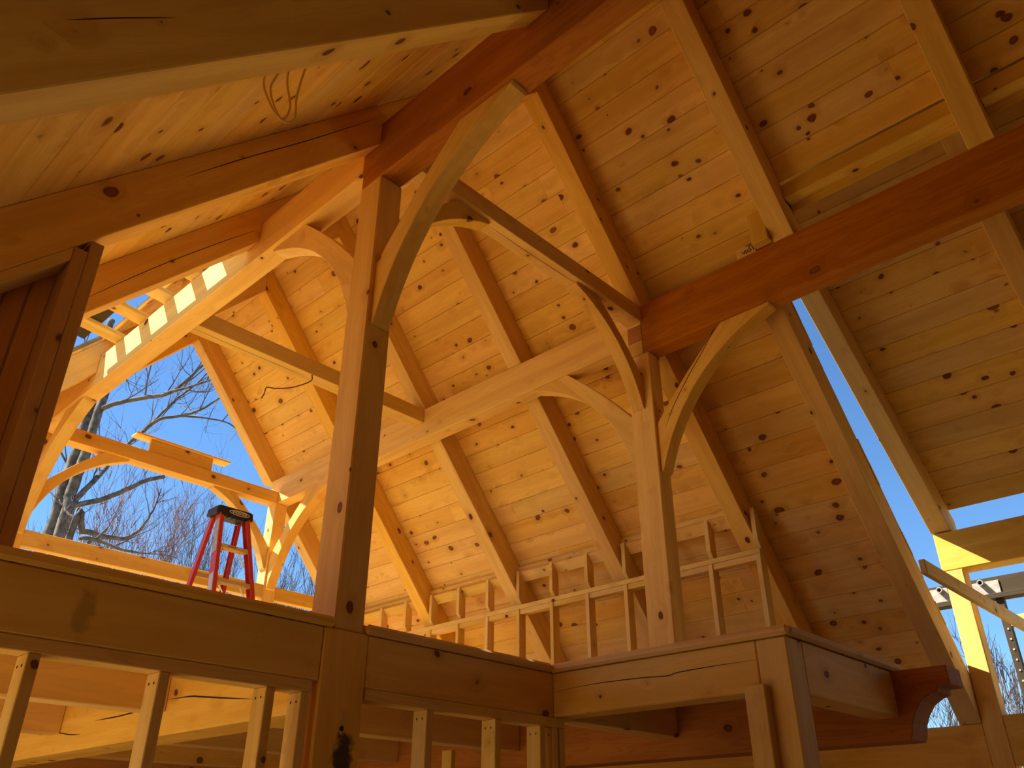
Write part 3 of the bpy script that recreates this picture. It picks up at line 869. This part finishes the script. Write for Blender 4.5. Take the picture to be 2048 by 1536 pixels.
# ------------------------------------------------------------------ scaffold outside the dormer
sx = 8.2
sf = empty('scaffold', (sx, 2.0, -2.3), 'scaffold plank with steel end plates and tubes outside the dormer', 'scaffold')
box('plank', sx + 0.02, sx + 0.06, 0.6, 3.2, 1.95, 2.11, OLDW, 'y', parent=sf, bev=0.003)
box('flange', sx - 0.06, sx + 0.06, 0.6, 3.2, 1.905, 1.949, OLDW, 'y', parent=sf, bev=0.003)
box('end_plate', sx + 0.008, sx + 0.0195, 1.84, 2.06, 1.952, 2.075, STEEL, 'y', parent=sf, bev=0.002)
box('end_plate', sx + 0.008, sx + 0.0195, 2.27, 2.60, 1.952, 2.085, STEEL, 'y', parent=sf, bev=0.002)
for yy in (1.975, 2.325):
    n = 14
    V, F = [], []
    for xx_, rr_ in ((sx - 0.055, 0.026), (sx + 0.0075, 0.026), (sx + 0.0075, 0.019), (sx - 0.055, 0.019)):
        for k in range(n):
            a = 2 * math.pi * k / n
            V.append((xx_, yy + rr_ * math.cos(a), 2.06 + rr_ * math.sin(a)))
    for s in range(4):
        for k in range(n):
            s2, k2 = (s + 1) % 4, (k + 1) % n
            F.append([s * n + k, s * n + k2, s2 * n + k2, s2 * n + k])
    o = mk('tube', V, F, (1, 0, 0), STEEL, parent=sf, bev=0)
    tube('tube_bore', [(sx - 0.01, yy, 2.06), (sx + 0.005, yy, 2.06)], 0.0185, HOLE, 12, parent=o, d=(1, 0, 0))
for yy, z1 in ((1.83, 1.904), (0.7, 1.904)):
    up_ = box('upright', sx - 0.03, sx + 0.03, yy, yy + 0.065, -2.299, z1, OLDW, 'z', parent=sf, bev=0.003)
    for k in range(9):
        box('bolt', sx - 0.036, sx - 0.0302, yy + 0.022, yy + 0.036, 1.72 - 0.085 * k, 1.735 - 0.085 * k, ALU, 'z', parent=up_, bev=0)
box('cross_rail', sx - 0.032, sx + 0.03, 0.766, 1.829, 1.66, 1.75, STUD, 'y', parent=sf, bev=0.003)
box('upright', sx - 0.03, sx + 0.03, 3.0, 3.065, -2.299, 1.904, STUD, 'z', parent=sf, bev=0.003)

# ------------------------------------------------------------------ red stepladder on the loft
LX, LY, LZ0, LZ1 = 3.115, 6.13, 0.785, 2.42
ld = empty('stepladder', (LX, LY, LZ0), 'red stepladder with a black top cap standing on the loft', 'ladder')
def bar(name, p, q, w, t, wdir, mat, **kw):
    """straight member from p to q, w across wdir, t across the other way"""
    p, q = Vector(p), Vector(q)
    d = (q - p).normalized()
    wv = Vector(wdir)
    wv = (wv - d * wv.dot(d)).normalized()
    tv = d.cross(wv)
    V = []
    for c in (p, q):
        for a, b_ in ((-1, -1), (1, -1), (1, 1), (-1, 1)):
            V.append(c + wv * (a * w / 2) + tv * (b_ * t / 2))
    return mk(name, V, [[0, 1, 2, 3], [7, 6, 5, 4], [0, 4, 5, 1], [1, 5, 6, 2], [2, 6, 7, 3], [3, 7, 4, 0]], d, mat, up=tuple(wv), **kw)
cw, ch = 0.165, 0.072
capz = LZ1 - ch
cp = prism('top_cap', [(LX - cw, capz), (LX + cw, capz), (LX + cw - 0.006, LZ1 - 0.008), (LX + cw - 0.03, LZ1), (LX - cw + 0.03, LZ1), (LX - cw + 0.006, LZ1 - 0.008)], 'xz', LY - 0.085, LY + 0.085, (1, 0, 0), BLACK, parent=ld, bev=0.006)
for k in range(5):
    box('cap_rib', LX - 0.10 + k * 0.045, LX - 0.075 + k * 0.045, LY - 0.082, LY - 0.04, capz - 0.014, capz - 0.0005, BLACK, 'x', parent=cp, bev=0.002)
# oval badge with lettering
n = 28
V, F = [], []
for rx_, rz_, yy in ((0.092, 0.021, -0.0870), (0.086, 0.0165, -0.0870), (0.086, 0.0165, -0.0853), (0.092, 0.021, -0.0853)):
    for k in range(n):
        a = 2 * math.pi * k / n
        V.append((LX + 0.035 + rx_ * math.cos(a), LY + yy, capz + 0.037 + rz_ * math.sin(a)))
for s in range(4):
    for k in range(n):
        s2, k2 = (s + 1) % 4, (k + 1) % n
        F.append([s * n + k, s * n + k2, s2 * n + k2, s2 * n + k])
mk('badge_ring', V, F, (1, 0, 0), WHITE, parent=cp, bev=0)
def lettering(name, body, size, loc, mat, parent):
    cu = bpy.data.curves.new(name, 'FONT')
    cu.body = body
    cu.size = size
    cu.align_x, cu.align_y = 'CENTER', 'CENTER'
    cu.extrude = 0.0006
    tmp = bpy.data.objects.new(name, cu)
    COL.objects.link(tmp)
    bpy.context.view_layer.update()
    me = bpy.data.meshes.new_from_object(tmp.evaluated_get(bpy.context.evaluated_depsgraph_get()))
    bpy.data.objects.remove(tmp)
    vs = [(loc[0] + v.co.x, loc[1] - v.co.z, loc[2] + v.co.y) for v in me.vertices]
    fs = [list(p.vertices) for p in me.polygons]
    return mk(name, vs, fs, (1, 0, 0), mat, parent=parent, bev=0)
lettering('badge_lettering', 'WERNER', 0.034, (LX + 0.035, LY - 0.0865, capz + 0.037), WHITE, cp)
def lerp(a, b, t):
    return tuple(a[i] + (b[i] - a[i]) * t for i in range(3))
fr, bk = {}, {}
for s, nm in ((-1, 'l'), (1, 'r')):
    ft, fb = (LX + s * 0.128, LY - 0.055, capz - 0.001), (LX + s * 0.245, LY - 0.48, LZ0 + 0.03)
    bt, bb = (LX + s * 0.125, LY + 0.06, capz - 0.001), (LX + s * 0.215, LY + 0.44, LZ0 + 0.03)
    fr[nm], bk[nm] = (ft, fb), (bt, bb)
    # channel-shaped rails: web facing sideways, two flanges turned in
    o = bar('front_rail', ft, fb, 0.075, 0.006, (0, 1, 0.25), RED, parent=ld, bev=0.001)
    for off in (-0.036, 0.036):
        bar('flange', (ft[0] - s * 0.015, ft[1] + off, ft[2] + off * 0.25), (fb[0] - s * 0.015, fb[1] + off, fb[2] + off * 0.25), 0.030, 0.005, (1, 0, 0), RED, parent=o, bev=0.001)
    bar('foot', fb, (fb[0], fb[1] - 0.007, LZ0 + 0.002), 0.085, 0.035, (0, 1, 0), BLACK, parent=o, bev=0.003)
    o2 = bar('rear_leg', bt, bb, 0.052, 0.006, (0, 1, -0.25), RED, parent=ld, bev=0.001)
    for off in (-0.024, 0.024):
        bar('flange', (bt[0] - s * 0.013, bt[1] + off, bt[2]), (bb[0] - s * 0.013, bb[1] + off, bb[2]), 0.026, 0.005, (1, 0, 0), RED, parent=o2, bev=0.001)
    bar('foot', bb, (bb[0], bb[1] + 0.007, LZ0 + 0.002), 0.06, 0.03, (0, 1, 0), BLACK, parent=o2, bev=0.003)
    if s < 0:
        for (a0, a1, mt) in ((0.03, 0.22, GREYL), (0.34, 0.50, ALU)):
            pa, pb_ = lerp(ft, fb, a0), lerp(ft, fb, a1)
            bar('label_sticker', (pa[0] - 0.0045, pa[1], pa[2]), (pb_[0] - 0.0045, pb_[1], pb_[2]), 0.058, 0.0015, (0, 1, 0.25), mt, parent=o, bev=0)
TANW = wood('step_tread', (0.62, 0.42, 0.19), (0.45, 0.28, 0.11), knot_scale=3, knot_size=0.01, grain=0.4, ring=0.3)
for k in range(1, 5):
    t = k * 0.305 / (capz - LZ0 + 0.04) - 0.02
    a, b_ = lerp(*fr['l'], t), lerp(*fr['r'], t)
    st = box('step', a[0] + 0.005, b_[0] - 0.005, a[1] - 0.035, a[1] + 0.045, a[2] - 0.030, a[2], TANW, 'x', parent=ld, bev=0.004)
    for s in (-1, 1):
        xe = (a[0] if s < 0 else b_[0]) - s * 0.006
        bar('step_strut', (xe, a[1] + 0.03, a[2] - 0.13), (xe - s * 0.075, a[1] + 0.02, a[2] - 0.032), 0.018, 0.003, (0, 1, 0), ALU, parent=st, bev=0)
    if k == 1:
        lettering('warning_print', 'CAUTION', 0.016, ((a[0] + b_[0]) / 2 - 0.02, a[1] - 0.0362, a[2] - 0.014), INK, st)
    t2 = k * 0.305 / (capz - LZ0) + 0.09
    c, d_ = lerp(*bk['l'], t2), lerp(*bk['r'], t2)
    if c[2] > LZ0 + 0.1:
        rb = box('rear_bar', c[0] + 0.004, d_[0] - 0.004, c[1] - 0.012, c[1] + 0.012, c[2] - 0.025, c[2] + 0.01, TANW, 'x', parent=ld, bev=0.002)
        bar('bar_strut', (d_[0] - 0.006, d_[1], d_[2] - 0.12), (d_[0] - 0.08, d_[1], d_[2] - 0.027), 0.018, 0.003, (0, 1, 0), ALU, parent=rb, bev=0)

# ------------------------------------------------------------------ cable loop and loose wire
T(tube('hanging_cable', spline([(0.835, 1.80, 2.40), (0.815, 1.90, 2.24), (0.85, 1.90, 2.135), (0.905, 1.90, 2.097), (0.945, 1.90, 2.14), (0.935, 1.89, 2.26), (0.93, 1.80, 2.52)], 8), 0.0042, CABLE, 6),
  'yellow cable loop hanging in front of the boards, wider of the two strands', 'cable', 'hanging cable strands')
T(tube('hanging_cable', spline([(0.89, 1.80, 2.47), (0.86, 1.905, 2.29), (0.848, 1.907, 2.19), (0.90, 1.907, 2.108), (0.925, 1.907, 2.18), (0.892, 1.90, 2.32), (0.895, 1.80, 2.48)], 8), 0.0042, CABLE, 6),
  'inner strand of yellow cable, the narrower drop-shaped loop', 'cable', 'hanging cable strands')
T(tube('loose_wire', spline([(3.145, 5.222, 3.3695), (3.10, 5.16, 3.27), (2.94, 5.15, 3.145), (2.80, 5.15, 3.08), (2.728, 5.15, 3.06), (2.715, 5.15, 3.00), (2.70, 5.15, 2.955)], 8), 0.005, DWIRE, 6),
  'thin brown wire dangling from the middle tie beam', 'wire')

# ------------------------------------------------------------------ bare trees outside
def branchy(V, F, p, d, ln, r, depth, rng, sides, bend=0.25, up=0.15, minr=0.003):
    n = 4
    pts, rads = [Vector(p)], [r]
    d = Vector(d).normalized()
    for i in range(n):
        d = (d + Vector((rng.uniform(-bend, bend), rng.uniform(-bend, bend), rng.uniform(-bend, bend) + up * 0.4))).normalized()
        pts.append(pts[-1] + d * ln / n)
        rads.append(r * (1 - 0.62 * (i + 1) / n))
    v, f = tube_data(pts, rads, sides)
    o = len(V)
    V.extend(v)
    F.extend([[i + o for i in q] for q in f])
    if depth == 0:
        return
    for k in range(rng.choice((3, 4, 5)) if depth > 1 else rng.choice((3, 4))):
        i = rng.randint(1, n)
        ax = Vector((rng.uniform(-1, 1), rng.uniform(-1, 1), rng.uniform(-0.6, 1)))
        nd = (d + ax.normalized() * rng.uniform(0.5, 1.0)).normalized()
        branchy(V, F, pts[i], nd, ln * rng.uniform(0.45, 0.72), max(rads[i] * 0.62, minr), depth - 1, rng, 3, bend, up, minr)

def tree(name, label, base, limbs, seed, depth=3, twig_len=0.9, r_twig=0.012, mat_b=BARK, mat_t=TWIG, group='bare trees', sides=8, per=0.55):
    """limbs: list of (points, r0, r1, carries_twigs)"""
    rng = random.Random(seed)
    t = empty(name, base, label, 'tree', group)
    V, F = [], []
    tw_v, tw_f = [], []
    first = True
    for pts, ra, rb_, tw in limbs:
        sp_ = spline(pts, 6)
        m = len(sp_)
        jit = [p + Vector((rng.uniform(-1, 1), rng.uniform(-1, 1), rng.uniform(-1, 1))) * min(ra * 0.10, 0.012) for p in sp_]
        rads = [ra + (rb_ - ra) * i / (m - 1) for i in range(m)]
        v, f = tube_data(jit, rads, sides)
        if first:
            mk('trunk', v, f, (0, 0, 1), mat_b, parent=t, bev=0, smooth_sh=True)
            first = False
        else:
            o = len(V)
            V.extend(v)
            F.extend([[i + o for i in q] for q in f])
        if tw:
            acc = 0
            for i in range(1, m):
                seg = (jit[i] - jit[i - 1])
                acc += seg.length
                while acc > per:
                    acc -= per
                    d = seg.normalized() + Vector((rng.uniform(-1, 1), rng.uniform(-1, 1), rng.uniform(-0.3, 1.0))) * 0.9
                    branchy(tw_v, tw_f, jit[i], d, twig_len * rng.uniform(0.6, 1.3), r_twig * rng.uniform(0.7, 1.2), depth - 1, rng, 3)
            branchy(tw_v, tw_f, jit[-1], jit[-1] - jit[-2], twig_len, rb_, depth - 1, rng, 3)
    if V:
        tag(mk('branches', V, F, (0, 0, 1), mat_b, parent=t, bev=0, smooth_sh=True), kind='stuff')
    if tw_v:
        tag(mk('twigs', tw_v, tw_f, (0, 0, 1), mat_t, parent=t, bev=0), kind='stuff')
    return t

# set-out rays: bearing of a thing beyond the gable -> its place at depth y
R3 = (r0, r1, r2)
def place(px, py, y):
    c = Vector((px - 1024, py - 768, 1655.4))
    d = r0 * c.x + r1 * c.y + r2 * c.z
    return tuple(d * (y / d.y))
B = 15.0
pl = lambda *a: [place(x, yy, B + dy) for x, yy, dy in a]
def down(p, z=-2.3, dx=0.0):
    return (p[0] + dx, p[1], z)
p_tr = place(98, 1075, B)
tree('leafless_tree', 'big leafless tree with long side branches seen through the open gable', (p_tr[0] - 0.55, p_tr[1], -2.3), [
    ([(p_tr[0] - 0.55, p_tr[1], -2.3), (p_tr[0] - 0.35, p_tr[1], 0.5)] + pl((98, 1075, 0), (128, 975, 0), (158, 890, 0.1), (180, 815, 0.2), (205, 720, 0.3), (222, 640, .5)), 0.135, 0.07, False),
    ([(p_tr[0] - 0.45, p_tr[1] - .2, -2.2), (p_tr[0] - 0.2, p_tr[1] - .2, 0.5)] + pl((118, 1075, -0.3), (142, 985, -0.2), (170, 910, -0.2), (192, 840, -0.1), (215, 770, 0), (245, 670, 0)), 0.125, 0.06, False),
    (pl((203, 818, -0.1), (235, 806, -0.4), (290, 795, -0.9), (340, 785, -1.3), (390, 745, -1.6), (430, 700, -1.8), (452, 650, -1.8)), 0.05, 0.015, True),
    (pl((330, 786, -1.2), (375, 775, -1.7), (420, 760, -2.0), (470, 745, -2.2)), 0.03, 0.012, True),
    (pl((142, 1012, -0.3), (200, 1000, -0.5), (250, 980, -0.8), (290, 962, -1.0), (330, 953, -1.1)), 0.048, 0.032, False),
    (pl((150, 1000, -0.3), (190, 960, -0.2), (212, 935, 0.2), (260, 885, 0.7), (300, 850, 1.0), (345, 805, 1.3), (392, 768, 1.5), (420, 740, 1.6)), 0.052, 0.015, True),
    (pl((285, 862, 1.0), (320, 838, 0.6), (360, 832, 0.3), (400, 820, 0.0), (450, 790, -0.3), (490, 775, -0.5)), 0.04, 0.012, True),
    (pl((360, 832, 0.3), (410, 836, 0.3), (460, 848, 0.2), (490, 880, 0.2)), 0.022, 0.01, True),
    (pl((118, 960, 0.2), (135, 935, 0.4), (120, 900, 0.6), (112, 870, 0.8)), 0.03, 0.013, True),
    (pl((170, 850, 0.1), (155, 820, 0.4), (150, 780, 0.6), (170, 700, 0.7)), 0.03, 0.013, True),
    (pl((215, 770, 0), (262, 740, 0.3), (300, 700, 0.6), (335, 650, 0.9), (350, 600, 1.0)), 0.04, 0.014, True),
    (pl((420, 745, 1.6), (470, 840, 1.4), (500, 850, 1.4)), 0.02, 0.01, True),
], 5, depth=3, twig_len=1.0, r_twig=0.016, per=0.42)
tree('leafless_tree', 'broken low branches of a second tree just above the gable rail', (place(150, 1075, 13)[0], 13, -2.3), [
    ([(place(140, 1075, 13)[0] - .2, 13, -2.3)] + [place(x, y_, 13 + d) for x, y_, d in ((135, 1085, 0), (165, 1063, 0.1), (205, 1072, 0.3), (250, 1076, 0.5), (280, 1058, 0.6), (300, 1030, 0.7))], 0.06, 0.02, True),
    ([place(x, y_, 13 + d) for x, y_, d in ((160, 1075, 0), (200, 1082, -.3), (240, 1098, -.5), (275, 1105, -.6))], 0.035, 0.015, True),
    ([place(x, y_, 13 + d) for x, y_, d in ((165, 1063, .1), (150, 1038, .2), (140, 1030, .3))], 0.03, 0.02, True),
    ([place(x, y_, 13 + d) for x, y_, d in ((175, 1086, 0), (195, 1075, 0), (216, 1054, 0))], 0.026, 0.016, False)], 9, depth=3, twig_len=0.6, r_twig=0.010)

def thicket(label, cx, y, n, seed, zmax, mat, spread, group='budding shrubs and saplings'):
    rng = random.Random(seed)
    t = empty('bare_sapling', (cx, y, -2.3), label, 'sapling', group)
    V, F = [], []
    for k in range(n):
        x = cx + rng.uniform(-spread, spread) * 0.35
        yy = y + rng.uniform(-spread, spread) * 0.35
        hgt = (zmax + 2.3) * rng.uniform(0.55, 0.85)
        lean = Vector((rng.uniform(-1, 1), rng.uniform(-1, 1), 0)) * spread * 0.35
        pts = spline([(x, yy, -2.3), (x + lean.x * .4, yy + lean.y * .4, -2.3 + hgt * .5), (x + lean.x, yy + lean.y, -2.3 + hgt)], 6)
        m = len(pts)
        v, f = tube_data(pts, [0.035 * (1 - .6 * i / (m - 1)) for i in range(m)], 4)
        o = len(V)
        V.extend(v)
        F.extend([[i + o for i in q] for q in f])
        for i in range(4, m):
            for q in range(2):
                d = (pts[i] - pts[i - 1]).normalized() + Vector((rng.uniform(-1, 1), rng.uniform(-1, 1), rng.uniform(0, .8))) * 0.8
                branchy(V, F, pts[i], d, hgt * rng.uniform(0.14, 0.26), 0.014, 2, rng, 3, 0.2, 0.5, 0.006)
    tag(mk('stems', V, F, (0, 0, 1), mat, parent=t, bev=0), kind='stuff')
    return t
def at(px, py, y):
    return place(px, py, y)
for i, (px, y, pt, mat, sd, n, sprd, lb) in enumerate((
        (250, 16, 990, BUD, 21, 7, 1.3, 'bushy sapling with reddish buds beside the leaning trunks'),
        (330, 19.5, 1000, BUD, 22, 8, 1.4, 'bushy sapling with reddish buds left of the stepladder cap'),
        (400, 25, 1030, TWIG, 23, 7, 1.6, 'grey leafless sapling behind the stepladder legs'),
        (470, 21, 1070, TWIG, 24, 7, 1.4, 'grey leafless sapling between the stepladder rails'),
        (590, 18, 1085, TWIG, 25, 8, 1.4, 'leafless sapling seen between the gable post and the tall post'),
        (160, 24, 1040, TWIG, 26, 6, 2.2, 'thin leafless sapling behind the big tree trunks'))):
    p = at(px, pt, y)
    thicket(lb, p[0], y, n, sd, p[2], mat, sprd)
px_, py_ = 1885, 1215
c = Vector((px_ - 1024, py_ - 768, 1655.4))
d = r0 * c.x + r1 * c.y + r2 * c.z
p = d * (16 / d.x)
thicket('leafless sapling behind the scaffold, beside the sunlit wall post', p.x, p.y, 7, 31, p.z, TWIG, 1.6)
